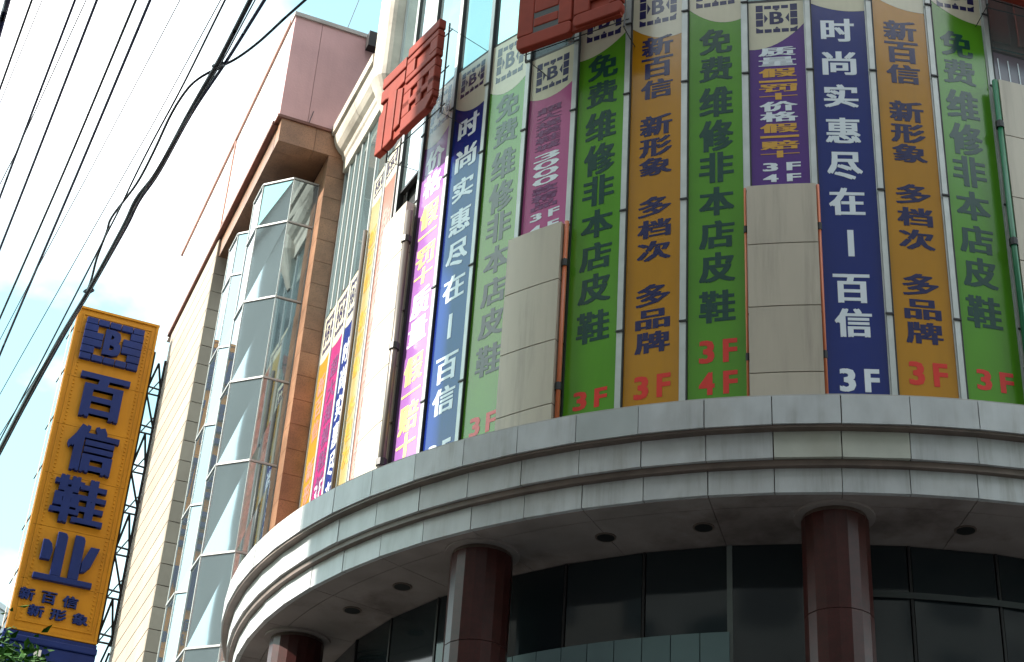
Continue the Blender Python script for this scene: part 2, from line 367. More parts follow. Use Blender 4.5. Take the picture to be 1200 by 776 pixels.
# cornice swept along the flat wall, then the upright half round rib
prof = [(.0, 19.55), (-.09, 19.56), (-.10, 19.80), (-.13, 19.84), (-.15, 19.92), (-.22, 19.98), (-.29, 20.08), (-.33, 20.2), (-.34, 20.3), (-.39, 20.31), (-.40, 20.47), (-.36, 20.5), (0, 20.52)]
def sweep_t(prof, t0, t1):
    k = MB(xf=lambda s, t, z: ST(s, t, z)); n = len(prof)
    k.add([(s, t0, z) for s, z in prof] + [(s, t1, z) for s, z in prof], [(i, (i + 1) % n, n + (i + 1) % n, n + i) for i in range(n)] + [tuple(range(n)), tuple(reversed(range(n, 2 * n)))])
    return k
for t0, t1 in ((1.1, 2.2), (2.21, 3.375)):
    sweep_t(prof, t0, t1).build('cornice', 'cornice', RBD)
k = MB(xf=lambda s, t, z: ST(s, t, z))
pl = [(-.02, .62)] + [(-.19 - .21 * sin(math.pi * i / 10), .62 + .28 - .28 * cos(math.pi * i / 10)) for i in range(11)] + [(-.02, 1.18)]
k.prism_z(pl, 19.75, 25.0)
nb = len(pl); k.add([(s_ * .12, t_ * .3 + .95 * .7 , 18.95) for s_, t_ in pl] + [(s_, t_, 19.75) for s_, t_ in pl], [(i, (i + 1) % nb, nb + (i + 1) % nb, nb + i) for i in range(nb)])
o = k.build('cornice', 'cornice', RBD)
for pp in o.data.polygons: pp.use_smooth = False

# ================================================================= BANNERS
GREEN = [('免', 16.57, 17.01), ('费', 16.1, 16.52), ('维', 15.5, 16.0), ('修', 14.94, 15.45), ('非', 14.44, 14.92), ('本', 13.93, 14.37), ('店', 13.43, 13.85), ('皮', 12.93, 13.37), ('鞋', 12.35, 12.81)]
BLUE = [('时', 16.65, 17.05), ('尚', 16.08, 16.48), ('实', 15.54, 15.92), ('惠', 14.96, 15.37), ('尽', 14.39, 14.82), ('在', 13.84, 14.26), ('丨', 13.23, 13.62), ('百', 12.56, 12.97), ('信', 12.08, 12.48)]
ORANGE = [('新', 16.73, 17.07), ('百', 16.34, 16.7), ('信', 15.99, 16.31), ('新', 15.36, 15.7), ('形', 15.02, 15.33), ('象', 14.71, 15.0), ('多', 14.06, 14.37), ('档', 13.73, 14.01), ('次', 13.38, 13.68), ('多', 12.71, 13.03), ('品', 12.38, 12.66), ('牌', 12.04, 12.34)]
def logo(mb, x0, x1, z0, z1, y):
    W, H = x1 - x0, z1 - z0
    def r(a, b, c, d): mb.add([(x0 + a * W, y, z0 + b * H), (x0 + c * W, y, z0 + b * H), (x0 + c * W, y, z0 + d * H), (x0 + a * W, y, z0 + d * H)], [(0, 1, 2, 3)])
    def tri(*p): mb.add([(x0 + a * W, y, z0 + b * H) for a, b in p], [tuple(range(len(p)))])
    for q in range(3):
        r(0, .24 + .27 * q, .17, .48 + .27 * q); r(.83, .24 + .27 * q, 1, .48 + .27 * q)
    for q in range(5):
        a = .0 + q * .205
        r(a, 0, a + .17, .13)
        if 0 < q < 4: r(a, .87, a + .17, .99)
    tri((.45, .14), (.55, .14), (.5, .21)); tri((.43, .86), (.57, .86), (.5, .79))
    tri((.20, .35), (.29, .52), (.20, .69)); tri((.80, .35), (.80, .69), (.71, .52))
    tri((0, .13), (.1, .13), (0, .2)); tri((1, .13), (1, .2), (.9, .13))
    put(mb, 'B', x0 + W * .33, x0 + W * .67, z0 + H * .3, z0 + H * .76, y, off=.05)
def banner(a0, a1, zb, zt, colr, hdr, rows, label, ink='ink_green', floors=(), xf=(.19, .84), name='banner', fink='ink_red', flat=None, top=None, logoz=None, inset=.0):
    """rows: (char, z0, z1[, ink[, x0, x1]]) ; hdr: left, mid, right heights of the header's lower edge"""
    if flat is None:
        half = (a1 - a0) / 2; loc = pol(RB * cos(rad(half)) + .012, (a0 + a1) / 2, zb); rz = rad((a0 + a1) / 2)
        W = 2 * RB * sin(rad(half)) - .085
    else:
        s_, t0, t1 = flat; loc = ST(s_, (t0 + t1) / 2, zb); rz = RW - math.pi / 2; W = t1 - t0 - .03
    E_ = empty(name, loc, rz, label=label, cat='banner', group='vertical advertising banners on the curved front')
    k = MB(); k.box(-W / 2, W / 2, 0, .018, 0, zt - zb); k.build('cloth', colr, E_)
    if hdr:
        n = 10; pts = []
        for i in range(n + 1):
            u = i / n; h_ = hdr[0] * (1 - u) * (1 - 2 * u) + hdr[1] * 4 * u * (1 - u) + hdr[2] * u * (2 * u - 1)
            pts.append((-W / 2 + W * u, h_ - zb))
        h = MB(); h.add([(x, -.0015, z) for x, z in pts] + [(x, -.0015, zt - zb) for x, z in pts], [(i, i + 1, n + 2 + i, n + 1 + i) for i in range(n)])
        h.build('header', 'v_cream', E_)
        lz = logoz or (max(hdr) + .12, zt - .1)
        m_ = MB(); logo(m_, -W * .36, W * .38, lz[0] - zb, lz[1] - zb, -.003); text_build(m_, 'logo', 'ink_navy', E_)
    groups = []
    for r in rows:
        ch, z0, z1 = r[:3]; ik = r[3] if len(r) > 3 and r[3] else ink; xx = (r[4], r[5]) if len(r) > 5 else xf
        mb = MB(); groups.append((ik, mb))
        if ch == '一': z0, z1 = (z0 + z1) / 2 - .018, (z0 + z1) / 2 + .018
        if ch == '丨': mb.add([(-.035, -.003, z0 - zb), (.04, -.003, z0 - zb), (.04, -.003, z1 - zb), (-.035, -.003, z1 - zb)], [(0, 1, 2, 3)]); continue
        put(mb, ch, -W / 2 + W * xx[0], -W / 2 + W * xx[1], z0 - zb, z1 - zb, -.003, off=.034)
    for n_, z0, z1 in floors:
        mb = MB(); groups.append((fink, mb)); mb2 = MB(); groups.append((fink, mb2))
        put(mb, n_, -W * .30, -W * .04, z0 - zb, z1 - zb, -.003, off=.07); put(mb2, 'F', W * .10, W * .34, z0 - zb, z1 - zb, -.003, off=.075)
    for ik, mb in groups: text_build(mb, 'character', ik, E_)
    # thin frame rails at both sides
    for sx in (-1, 1):
        q = MB(); q.box(sx * W / 2 - .008, sx * W / 2 + .008, -.014, .0, 0, zt - zb); q.build('edge_rail', 'alu', E_)
    return E_
Zn = 18.06; Zs = 17.38; Zb = 10.6
PURL = [('价', 16.5, 16.92, 'ink_white'), ('格', 16.06, 16.47, 'ink_white'), ('假', 15.5, 15.93), ('一', 15.33, 15.4), ('罚', 14.8, 15.15), ('十', 14.5, 14.78), ('质', 13.96, 14.4, 'ink_white'), ('量', 13.52, 13.92, 'ink_white'), ('假', 12.88, 13.33), ('一', 12.68, 12.78), ('赔', 12.12, 12.58), ('十', 11.74, 12.1)]
banner(SEAM[1], SEAM[2], Zb, Zn, 'v_lilac', (17.1, 17.02, 17.2), PURL, 'light purple banner with white and yellow characters, left of the pale blue banner', ink='ink_yellow', xf=(.15, .85))
banner(SEAM[2], SEAM[3], Zb, Zn, 'v_blue', (17.38, 17.15, 17.15), BLUE, 'sunlit pale blue banner with white characters, between the purple and the washed out green banner', ink='ink_white', floors=[('3', 11.34, 11.65)], fink='ink_white')
banner(SEAM[3], SEAM[4], Zb, Zn, 'v_green', (17.2, 17.05, 17.2), GREEN, 'sunlit green banner with grey characters, left of the short pink banner', floors=[('3', 11.5, 11.78)], xf=(.22, .86))
PINK = [(c, 16.3 - .128 * i, 16.415 - .128 * i) for i, c in enumerate('超大规模鞋城')] + [(c, 15.48 - .135 * i, 15.6 - .135 * i, 'ink_white') for i, c in enumerate('3000')] + [(c, 14.93 - .13 * i, 15.05 - .13 * i) for i, c in enumerate('款精品')]
banner(SEAM[4], SEAM[5], 14.22, Zs, 'v_pink', (16.66, 16.58, 16.72), PINK, 'short pink banner with squat dark characters above a beige pilaster', ink='ink_plum', floors=[('3', 14.5, 14.62), ('4', 14.3, 14.42)], fink='ink_white', xf=(.2, .78), logoz=(16.75, 17.25))
banner(SEAM[5], SEAM[6], Zb, Zn, 'v_green', (17.0, 17.06, 17.3), GREEN, 'green banner with dark characters between the short pink banner and the orange banner', floors=[('3', 11.42, 11.68)], xf=(.2, .84), logoz=(17.3, 17.92))
banner(SEAM[6], SEAM[7], Zb, Zn, 'v_orange', (17.3, 17.05, 17.04), ORANGE, 'orange banner between two dark green lettered banners, with four phrases in navy', ink='ink_navy', floors=[('3', 11.41, 11.73)], xf=(.2, .82), logoz=(17.3, 17.88))
banner(SEAM[7], SEAM[8], Zb, Zn, 'v_green', (17.42, 17.14, 17.13), GREEN, 'green banner ending in red 3F and 4F, left of the short purple banner', floors=[('3', 11.79, 12.11), ('4', 11.36, 11.67)], xf=(.2, .82), logoz=(17.42, 17.95))
PURS = [('质', 16.43, 16.58, 'ink_white'), ('量', 16.26, 16.41, 'ink_white'), ('假', 16.07, 16.22), ('一', 15.98, 16.02), ('罚', 15.82, 15.95), ('十', 15.69, 15.8), ('价', 15.5, 15.66, 'ink_white'), ('格', 15.33, 15.49, 'ink_white'), ('假', 15.15, 15.3), ('一', 15.06, 15.11), ('赔', 14.88, 15.02), ('十', 14.75, 14.86)]
banner(SEAM[8], SEAM[9], 14.3, Zs, 'v_purple', (16.56, 16.64, 16.98), PURS, 'short purple banner with squat white and orange characters above the middle beige pilaster', ink='ink_orange', floors=[('3', 14.54, 14.67), ('4', 14.37, 14.49)], fink='ink_white', xf=(.17, .83), logoz=(16.84, 17.32))
banner(SEAM[9], SEAM[10], Zb, Zn, 'v_blue', (17.32, 17.2, 17.2), BLUE, 'deep blue banner with large white characters, right of the middle beige pilaster', ink='ink_white', floors=[('3', 11.34, 11.65)], fink='ink_white', xf=(.17, .78))
banner(SEAM[10], SEAM[11], Zb, Zn, 'v_orange', (17.5, 17.3, 17.24), ORANGE, 'orange banner between the deep blue banner and the rightmost green banner', ink='ink_navy', floors=[('3', 11.47, 11.79)], xf=(.2, .82))
banner(SEAM[11], SEAM[12], Zb, Zn, 'v_green', (17.52, 17.28, 17.2), GREEN, 'rightmost green banner with dark characters, beside the green light tube', floors=[('3', 11.5, 11.78)], xf=(.14, .76), logoz=(17.42, 17.95))
E_ = banner(SEAM[12], SEAM[13], 16.2, 16.8, 'v_mauve', None, [], 'short mauve banner with thin white strokes above the right hand pilaster', name='banner')
for x in (-.28, -.13, .02, .17):
    k = MB(); k.add([(x, -.008, .06), (x + .018, -.008, .06), (x + .008, -.008, .48), (x - .008, -.008, .48)], [(0, 1, 2, 3)])
    text_build(k, 'stroke', 'ink_white', E_)
# flat wall banners
def spread(txt, ztop, step, h, gaps=()):
    r = []; z = ztop
    for i, c in enumerate(txt):
        if c == ' ': z -= step * .7; continue
        r.append((c, z - h, z)); z -= step
    return r
banner(0, 0, Zb, 16.45, 'v_yellow', (15.54, 15.5, 15.56), spread('新百信 新形象 多档次', 15.2, .42, .36), 'bright yellow narrow banner beside the granite pillar', ink='ink_rose', flat=(-.03, 2.74, 3.36), name='banner')
banner(0, 0, Zb, 16.45, 'v_magenta', (15.54, 15.5, 15.56), spread('超大规模鞋城精品 款', 15.2, .42, .36), 'magenta narrow banner between the yellow and the narrow blue banner', ink='ink_plum', flat=(-.03, 2.04, 2.7), floors=[('3', 12.6, 12.95)], fink='ink_white')
banner(0, 0, Zb, 16.45, 'v_blue', (15.54, 15.5, 15.56), spread('时尚实惠尽在百信', 15.2, .5, .42), 'narrow blue banner with white characters on the flat return wall', ink='ink_white', flat=(-.03, 1.5, 2.0))
banner(0, 0, Zb, 18.0, 'v_paleyellow', (17.45, 17.4, 17.4), spread('新百信 新形象 多档次 多品牌', 16.9, .42, .36), 'pale yellow narrow banner beside the dark pipe', ink='ink_orange', flat=(-.03, .72, 1.28))
banner(0, 0, Zb, 18.0, 'v_peach', (17.45, 17.4, 17.4), spread('免费维修非本店皮鞋', 16.9, .55, .46), 'sun bleached peach banner left of the white sunlit pilaster', ink='ink_rose', flat=(-.03, .0, .7))

# ================================================================= RED CHARACTER SIGNS
def red_sign(am, rects, holes, label, zb=16.97, h=1.66, tilt=0):
    half = 6.2; R = 7.6
    W = 2 * R * sin(rad(half)); loc = pol(R * cos(rad(half)), am, zb)
    E_ = empty('character_sign', loc, rad(am + tilt), label=label, cat='sign', group='large red characters on the curved front')
    for pl in rects:
        k = MB(); k.prism_y([(-W / 2 + W * x, h * z) for x, z in pl], -.07, .05); k.build('stroke', 'sign_red', E_, bevel=.018)
    k = MB(); k.box(-W / 2 + W * .02, -W / 2 + W * .985, -.03, .03, h * .02, h * .93); k.build('back_plate', 'sign_red', E_)
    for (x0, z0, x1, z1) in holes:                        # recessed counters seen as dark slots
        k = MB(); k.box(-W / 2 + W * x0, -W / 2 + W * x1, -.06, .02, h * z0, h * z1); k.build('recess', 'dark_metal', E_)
    k = MB()
    for x in (.03, .97): k.bar((-W / 2 + W * x, .13, -.05), (-W / 2 + W * x, .13, h + .03), .022)
    for z in (.06, .5, .94): k.bar((-W / 2, .16, h * z), (W / 2, .16, h * z), .015)
    k.build('back_frame', 'dark_metal', E_)
    for x in (.04, .96):
        for z in (-.02, .98):
            k = MB(); k.bar((-W / 2 + W * x, .12, h * z), (-W / 2 + W * x * .9 + .1, .62, h * z - .0), .010); k.build('bracket', 'dark_metal', E_)
    return E_
R_ = lambda a, b, c, d: [(a, b), (c, b), (c, d), (a, d)]
def rr(a, b, c, d, r=.05):
    p = []
    for cx, cz, st in ((c - r, b + r, -90), (c - r, d - r, 0), (a + r, d - r, 90), (a + r, b + r, 180)):
        for i in range(4): q = rad(st + 30 * i); p.append((cx + r * cos(q), cz + r * sin(q)))
    return p
fu = [R_(.0, .80, .43, .93),
      [(.0, .62), (.0, .77), (.43, .77), (.43, .62), (.30, .60), (.30, .02), (.22, .0), (.15, .0), (.15, .60), (.10, .62)],
      [(0, 0), (.13, 0), (.13, .58), (.0, .46)], [(.32, .10), (.42, .12), (.42, .56), (.32, .6)],
      R_(.45, .89, 1, 1.0),
      [(.45, .57), (1, .57), (1, .64), (.45, .64)], [(.45, .80), (1, .80), (1, .87), (.45, .87)], R_(.45, .64, .60, .80), R_(.86, .64, 1, .80),
      [(.45, .44), (1, .44), (1, .54), (.45, .54)], R_(.45, .25, 1, .33), [(.45, .0), (.90, .0), (1, .10), (1, .16), (.45, .16)], R_(.45, .16, .58, .44), R_(.69, .16, .79, .44), R_(.89, .16, 1, .44)]
red_sign(-46.6, fu, [], 'large red character sign seen edge-on in sunlight, leftmost on the curved front', zb=16.95, h=1.62)
tw = [rr(.0, .0, .53, .14, .04), R_(0, .14, .16, .66), R_(.40, .14, .53, .66), R_(.16, .20, .40, .30), R_(.16, .36, .40, .60), R_(-.02, .69, .53, .80), R_(.1, .83, .44, 1),
      rr(.55, .04, 1, .17, .04), R_(.55, .17, .70, .92), R_(.88, .17, 1, .92), R_(.70, .27, .88, .44), R_(.70, .52, .88, .7), R_(.58, .94, .98, 1.04)]
red_sign(-21.9, tw, [(.14, .13, .42, .37), (.14, .58, .42, .66)], 'dark red character sign of two block halves above the pink banner', zb=17.0, h=1.62)
red_sign(27.2, [rr(0, 0, 1, .16, .03), R_(.0, .2, .3, 1), R_(.36, .2, .62, 1), R_(.68, .2, 1, 1)], [], 'dark red sign edge at the top right corner above the mauve banner', zb=17.2, h=1.62)

# ================================================================= WING BUILDING (s,t frame, origin at T0)
WB = empty('wing_building', (T0.x, T0.y, 0), RW, label='angular wing with pink parapet, granite portal, glass bays and cream stone side wall', cat='building')
def wbox(name, m, x0, x1, y0, y1, z0, z1, parent=None, bevel=0):
    k = MB(); k.box(x0, x1, y0, y1, z0, z1); return k.build(name, m, parent or WB, bevel=bevel)
S0 = -1.385
wbox('building_core', 'interior', -.62, 6, 5.45, 11.72, 0, 20.3); wbox('building_core', 'interior', .02, 3, 3.42, 5.45, 0, 20.3)
wbox('building_core', 'interior', -1.3, -.6, 7.66, 11.72, 0, 20.3)
# parapet: pink face to the street, side whitened in its colour to look sunlit
wbox('parapet_front', 'pink_plaster', S0, -.86, 3.385, 3.6, 20.425, 22.78); wbox('parapet_front', 'pink_plaster', -.852, 5, 3.385, 3.6, 20.425, 22.78)
wbox('parapet_side', 'sunlit_plaster', S0, -1.15, 3.602, 7.60, 20.425, 22.78); wbox('parapet_side', 'sunlit_plaster', S0, -1.15, 7.64, 12.35, 20.425, 22.78)
wbox('corner_strip', 'rail', S0 - .03, -1.16, 7.585, 7.655, 20.425, 22.82)
wbox('coping_strip', 'coping', S0 - .03, 5, 3.35, 3.62, 22.782, 22.87); wbox('coping_strip', 'rail', S0 - .045, -1.12, 3.622, 12.44, 22.782, 22.87)
wbox('belt_course', 'belt', S0 - .03, 5, 3.35, 3.6, 20.365, 20.422); wbox('belt_course', 'belt', S0 - .06, -1.1, 3.602, 11.95, 20.33, 20.422)
wbox('roof_slab', 'interior', S0 + .05, 6, 3.6, 11.8, 20.30, 20.328)
# granite portal
x = -1.335
while x < -.01:
    x1 = min(x + .66, 0.0); wbox('granite_block', 'granite', x + .003, x1 - .003, 3.38, 3.72, 19.86, 20.36); x = x1
y = 3.725
while y < 7.55:
    y1 = min(y + .96, 7.595); wbox('granite_block', 'granite', -1.335, -1.05, y + .003, y1 - .003, 19.86, 20.328); y = y1
z = 8.9; pr = MB(); 
while z < 19.8:
    z1 = min(z + .457, 19.857); wbox('granite_block', 'granite', -.385, -.004, 3.38, 3.66, z + .004, z1 - .004)
    if True: wbox('granite_block', 'granite', -.385, -.15, 3.664, 4.6, z + .002, z1 - .002)
    z = z1
wbox('portal_core', 'granite', -.375, -.02, 3.39, 4.59, 0, 19.85)
wbox('portal_soffit', 'granite', -1.05, -.38, 3.72, 7.6, 19.9, 19.95)
# pier and side wall of cream stone courses
zz = 20.30
while zz > 6.5:
    z0 = zz - .412
    wbox('stone_course', 'cream_stone', S0 + .004, -.62, 7.60, 7.66, z0 + .008, zz - .008)
    wbox('stone_course', 'cream_stone', S0, -1.30, 7.662, 11.75, z0 + .014, zz - .014)
    zz = z0
wbox('side_wall', 'moulding', S0 + .03, -.7, 7.63, 11.70, 0, 20.3)
wbox('side_wall', 'cream_stone', S0, -.7, 7.60, 11.75, 0, zz - .01)
# bay windows
TR = [4.2, 5.8, 7.4, 9.0, 10.6, 12.16, 13.77, 15.33, 16.93, 18.51, 19.45]
def bay(pts, first):
    k = MB(); ins = [(x + .06, y + .06) if y < 4.5 or 5.5 < y < 6.2 else (x + .06, y - .03) for x, y in pts]; 
    k.prism_z(ins + [(-.3, ins[-1][1]), (-.3, ins[0][1])], 4.3, 19.44); B = k.build('bay_window', 'interior', WB)
    for (xa, ya), (xb, yb) in zip(pts, pts[1:]):
        Lg = math.hypot(xb - xa, yb - ya); ux, uy = (xb - xa) / Lg, (yb - ya) / Lg; an = math.atan2(uy, ux)
        for z0, z1 in zip(TR, TR[1:]):
            q = MB(); j = random.uniform(-.008, .008); h_ = z1 - z0 - .05
            q.add([(.012, 0, 0), (Lg - .012, j, 0), (Lg - .012, 0, h_), (.012, j * .6, h_), (.012, .03, 0), (Lg - .012, .03, 0), (Lg - .012, .03, h_), (.012, .03, h_)],
                  [(0, 1, 2, 3), (7, 6, 5, 4), (0, 4, 5, 1), (1, 5, 6, 2), (2, 6, 7, 3), (3, 7, 4, 0)])
            o = q.build('glass_pane', 'bay_glass', B, (xa, ya, z0 + .025)); o.rotation_euler = (0, 0, an)
            t_ = MB(); t_.box(0, Lg, -.024, .03, -.016, .016); o = t_.build('transom', 'white_frame', B, (xa, ya, z1)); o.rotation_euler = (0, 0, an)
        t_ = MB(); t_.box(-.010, .010, -.012, .03, 4.2, 19.45); t_.build('mullion', 'alu', B, (xb, yb, 0))
bay([(-.85, 5.36), (-1.29, 4.9), (-1.29, 4.25), (-.85, 3.8), (-.39, 3.8)], 1)
bay([(-.85, 7.12), (-1.29, 6.64), (-1.29, 6.0), (-.85, 5.55), (-.85, 5.40)], 2)
wbox('dark_box', 'dark_metal', .0, .22, 3.15, 3.34, 22.45, 22.8)

# ================================================================= YELLOW VERTICAL SIGN
TS = 11.5
def sign_empty(name, s, z, **k): p = T0 + DE * s + DN * TS; return empty(name, (p.x, p.y, z), RW, **k)
SC = -2.56; zb = 13.03; Hs = 7.2; X0, X1 = -3.44 - SC, -1.71 - SC
YS = sign_empty('vertical_sign', SC, zb, label='tall yellow vertical sign with raised blue logo and four big blue characters', cat='sign')
jz = [0, 1.0, 2.15, 3.30, 4.43, 5.56, 6.62, Hs]
for a_, b_ in zip(jz, jz[1:]):
    k = MB(); k.box(X0, X1, 0, .30, a_ + .004, b_ - .004); k.build('face_panel', 'sign_yellow', YS)
for x in (X0, X1 - .05): 
    k = MB(); k.box(x, x + .05, -.03, .32, -.03, Hs + .03); k.build('rim', 'sign_yellow', YS)
for z in (-.06, Hs): 
    k = MB(); k.box(X0 - .01, X1 + .01, -.035, .32, z, z + .05); k.build('rim', 'sign_yellow', YS)
for x in (X0 + .12, X1 - .14):
    k = MB(); k.box(x, x + .018, -.02, -.002, .12, Hs - .1); k.build('trim', 'sign_yellow', YS)
for z in (.13, Hs - .14):
    k = MB(); k.box(X0 + .14, X1 - .142, -.02, -.002, z, z + .018); k.build('trim', 'sign_yellow', YS)
k = MB()
z = .2
while z < Hs - .2:
    for x in (X0 + .20, X1 - .22): k.box(x, x + .035, -.018, -.001, z, z + .028)
    z += .085
tag(k.build('bulbs', 'sign_yellow', YS), kind='stuff')
def zr(z): return z - zb
# raised logo
k = MB(); lx0, lx1, lz0, lz1 = -3.24 - SC, -1.99 - SC, zr(19.02), zr(20.03); W_, H_ = lx1 - lx0, lz1 - lz0
def lr(a, b, c, d, m='sign_blue', e=-.09):
    q = MB(); q.box(lx0 + a * W_, lx0 + c * W_, e, 0, lz0 + b * H_, lz0 + d * H_); q.build('logo_brick', m, YS, bevel=.008)
for i in range(5):
    lr(.2 * i + .006, .0, .2 * i + .194, .14); lr(.2 * i + .006, .86, .2 * i + .194, 1)
for i, wd in enumerate((.22, .33, .33, .22)):
    b = .16 + i * .175; lr(.0, b, wd, b + .162); lr(1 - wd, b, 1, b + .162)
q = MB(); put(q, 'B', lx0 + .355 * W_, lx0 + .655 * W_, lz0 + .20 * H_, lz0 + .81 * H_, -.05, off=.075, depth=.10); q.build('logo_letter', 'sign_blue', YS)
def big(ch, s0, s1, z0, z1, dep=.11, off=.045, nm='character'):
    q = MB(); put(q, ch, s0 - SC, s1 - SC, zr(z0), zr(z1), -dep / 2, off=off, depth=dep); q.build(nm, 'sign_blue', YS)
big('百', -3.11, -2.08, 17.70, 18.72); big('信', -3.08, -2.06, 16.46, 17.52); big('鞋', -3.15, -2.07, 15.30, 16.32, off=.035); 
for pl in ([(0, 0), (1, 0), (1, .11), (0, .11)], [(.27, .11), (.45, .11), (.45, .92), (.42, .99), (.36, 1.0), (.27, 1.0)], [(.57, .11), (.75, .11), (.75, .92), (.72, .99), (.66, 1.0), (.57, 1.0)],
           [(.05, .40), (.22, .40), (.24, .60), (.20, .74), (.14, .80), (.05, .80)], [(.76, .27), (.84, .30), (.92, .42), (1.02, .82), (.86, .82), (.76, .50)]):
    q = MB(); q.prism_y([(-3.18 - SC + 1.15 * x, zr(14.04) + 1.04 * z) for x, z in pl], -.11, 0); q.build('character_stroke', 'sign_blue', YS, bevel=.01)
for i, c_ in enumerate('新百信'): big(c_, -3.35 + .42 * i, -3.05 + .42 * i, 13.59, 13.83, .05, .03)
for i, c_ in enumerate('新形象'): big(c_, -3.12 + .43 * i, -2.81 + .43 * i, 13.29, 13.52, .05, .03)
# steel truss tying the sign to the side wall, and struts on its free side
def tb(a, b, wd=.034):
    q = MB(); q.bar(a, b, wd); q.build('truss_bar', 'dark_metal', YS)
xa, xb = -1.68 - SC, -1.42 - SC
tb((xa, .1, .0), (xa, .1, 6.65)); tb((xb, .1, .0), (xb, .1, 6.5), .04)
z = .05; flip = 0
while z < 6.5:
    tb((xa, .1, z), (xb, .1, z)); tb((xa, .1, z + .17), (xb, .1, z + .15))
    zt_ = min(z + .92, 6.4)
    if flip: tb((xa, .1, zt_), (xb, .1, z + .17))
    else: tb((xa, .1, z + .17), ((xa + xb) / 2, .1, zt_)); tb(((xa + xb) / 2, .1, zt_), (xb, .1, z + .17)); 
    tb((xa, .3, z), (xb, .3, z + .5), .022)
    z += .93; flip ^= 1
for z in jz[:-1]:
    q = MB(); q.bar((X0 - .10, .36, z - .05), (X0 + .01, .30, z + .3), .022); q.build('strut', 'dark_metal', YS)
q = MB(); q.tube([(X0 - .06, .2, 0), (X0 - .06, .2, Hs)], .012, 6); q.build('edge_tube', 'sign_white', YS)
# blue box below
BS = sign_empty('blue_sign', SC, 9.0, label='blue sign box with white character, below the tall yellow sign', cat='sign')
k = MB(); k.box(X0 - .02, X1 + .03, -.06, .5, 0, 3.72); k.build('box', 'sign_blue', BS, bevel=.01)
k = MB(); k.box(X0 - .06, X1 + .04, -.1, .5, 3.73, 3.86); k.build('cap', 'sign_blue', BS, bevel=.02)
k = MB(); k.box(X0 - .04, X1 + .02, -.03, .45, 3.862, 3.95); k.build('cap', 'sign_blue', BS)
for b_ in ((-.28, -.15, 2.75, 3.62), (-.148, .16, 3.28, 3.40), (-.62, .5, 2.6, 2.72)):
    k = MB(); k.box(b_[0], b_[1], -.12, -.062, b_[2], b_[3]); k.build('character_stroke', 'sign_white', BS)
q = MB(); 
for (p1, p2) in (((X1, .1, 3.0), (xb, .1, 4.2)), ((X1, .1, 2.2), (xb, .1, 3.9)), ((X1, .2, 1.4), (xb, .2, 2.4))): q.bar(p1, p2, .03)
q.build('strut', 'dark_metal', BS)

# ================================================================= CABLES
F_ = 1966.23
def ray(x, y):
    d = CAMF + CAMR * ((x - 600) / F_) - CAMU * ((y - 388) / F_); return d
def at_z(x, y, z): d = ray(x, y); t = (z - 1.6) / d.z; return Vector((0, -24.154, 1.6)) + d * t
def cable(px, r, label, z=9.5, dz=0., m='rubber', ext=(1.4, 1.0), name='cable'):
    pts = [at_z(x, y, z + dz * i / (len(px) - 1)) for i, (x, y) in enumerate(px)]
    pts = [pts[0] + (pts[0] - pts[1]).normalized() * ext[0] * 2.5] + pts + [pts[-1] + (pts[-1] - pts[-2]).normalized() * ext[1] * 4]
    fine = []
    for i in range(len(pts) - 1):
        p0 = pts[max(i - 1, 0)]; p1 = pts[i]; p2 = pts[i + 1]; p3 = pts[min(i + 2, len(pts) - 1)]
        for j in range(6):
            u = j / 6; fine.append(.5 * ((2 * p1) + (p2 - p0) * u + (2 * p0 - 5 * p1 + 4 * p2 - p3) * u * u + (3 * p1 - p0 - 3 * p2 + p3) * u ** 3))
    fine.append(pts[-1]); b0 = fine[0].copy()
    k = MB(); k.tube([p - b0 for p in fine], r * .86, 6); o = k.build(name, m, loc=b0, smooth=True)
    return tag(o, label, 'cable', 'overhead cables')
cable([(9, 0), (-2, 40)], .026, 'thick blue black cable cutting the top left corner', m='rubber_blue')
cable([(37.4, 0), (0, 104)], .010, 'first thin straight cable from the left edge', 9.6)
cable([(49.5, 0), (0, 121)], .004, 'hair thin wire just right of the leftmost straight cable', 9.3)
cable([(88, 0), (11.6, 200), (0, 231)], .011, 'straight cable meeting the left edge a third of the way down', 9.5, m='rubber_blue')
cable([(101, 0), (20.6, 175), (0, 216)], .005, 'hair thin wire merging with the third straight cable', 9.4)
cable([(113.6, 0), (36, 200), (0, 291.5)], .012, 'dark straight cable crossing the left edge beside the cloud', 9.55, m='rubber_blue')
cable([(159.3, 0), (75.5, 200), (0, 372.7)], .011, 'straight cable ending at the left edge level with the yellow sign top', 9.5)
cable([(176, 0), (92, 200), (41.2, 318.6), (6.4, 400), (-4, 425)], .013, 'heavier straight cable, right one of a close parallel pair', 9.6, m='rubber_blue')
cable([(211, 0), (160, 97), (105.7, 200), (42.5, 317), (0, 398)], .0045, 'hair thin wire slanting across the middle of the white sky', 9.4)
cable([(258.6, 0), (180, 144), (148, 200), (34.8, 400), (0, 462)], .005, 'thin wire left of the tangled cable bundle', 9.6)
cable([(263.8, 0), (214.8, 99), (180, 163.7), (159, 205), (140.5, 244), (120, 284), (60.6, 400), (0, 516)], .009, 'thin dark cable crossed by the looping thick cable', 9.45)
cable([(293.4, 0), (275, 36), (254.7, 74.7), (222, 132), (185, 200), (160, 233.5), (144, 267), (103, 342), (68, 400), (30, 470), (0, 527)], .021, 'thickest black cable bundle running down across the yellow sign corner', 9.5)
cable([(310, 0), (284, 42), (262.5, 76), (224, 134), (187, 201), (163, 236), (147, 268), (106, 340), (72, 399), (30, 475), (0, 532)], .015, 'second black cable twisted beside the thickest bundle', 9.56, m='rubber_blue')
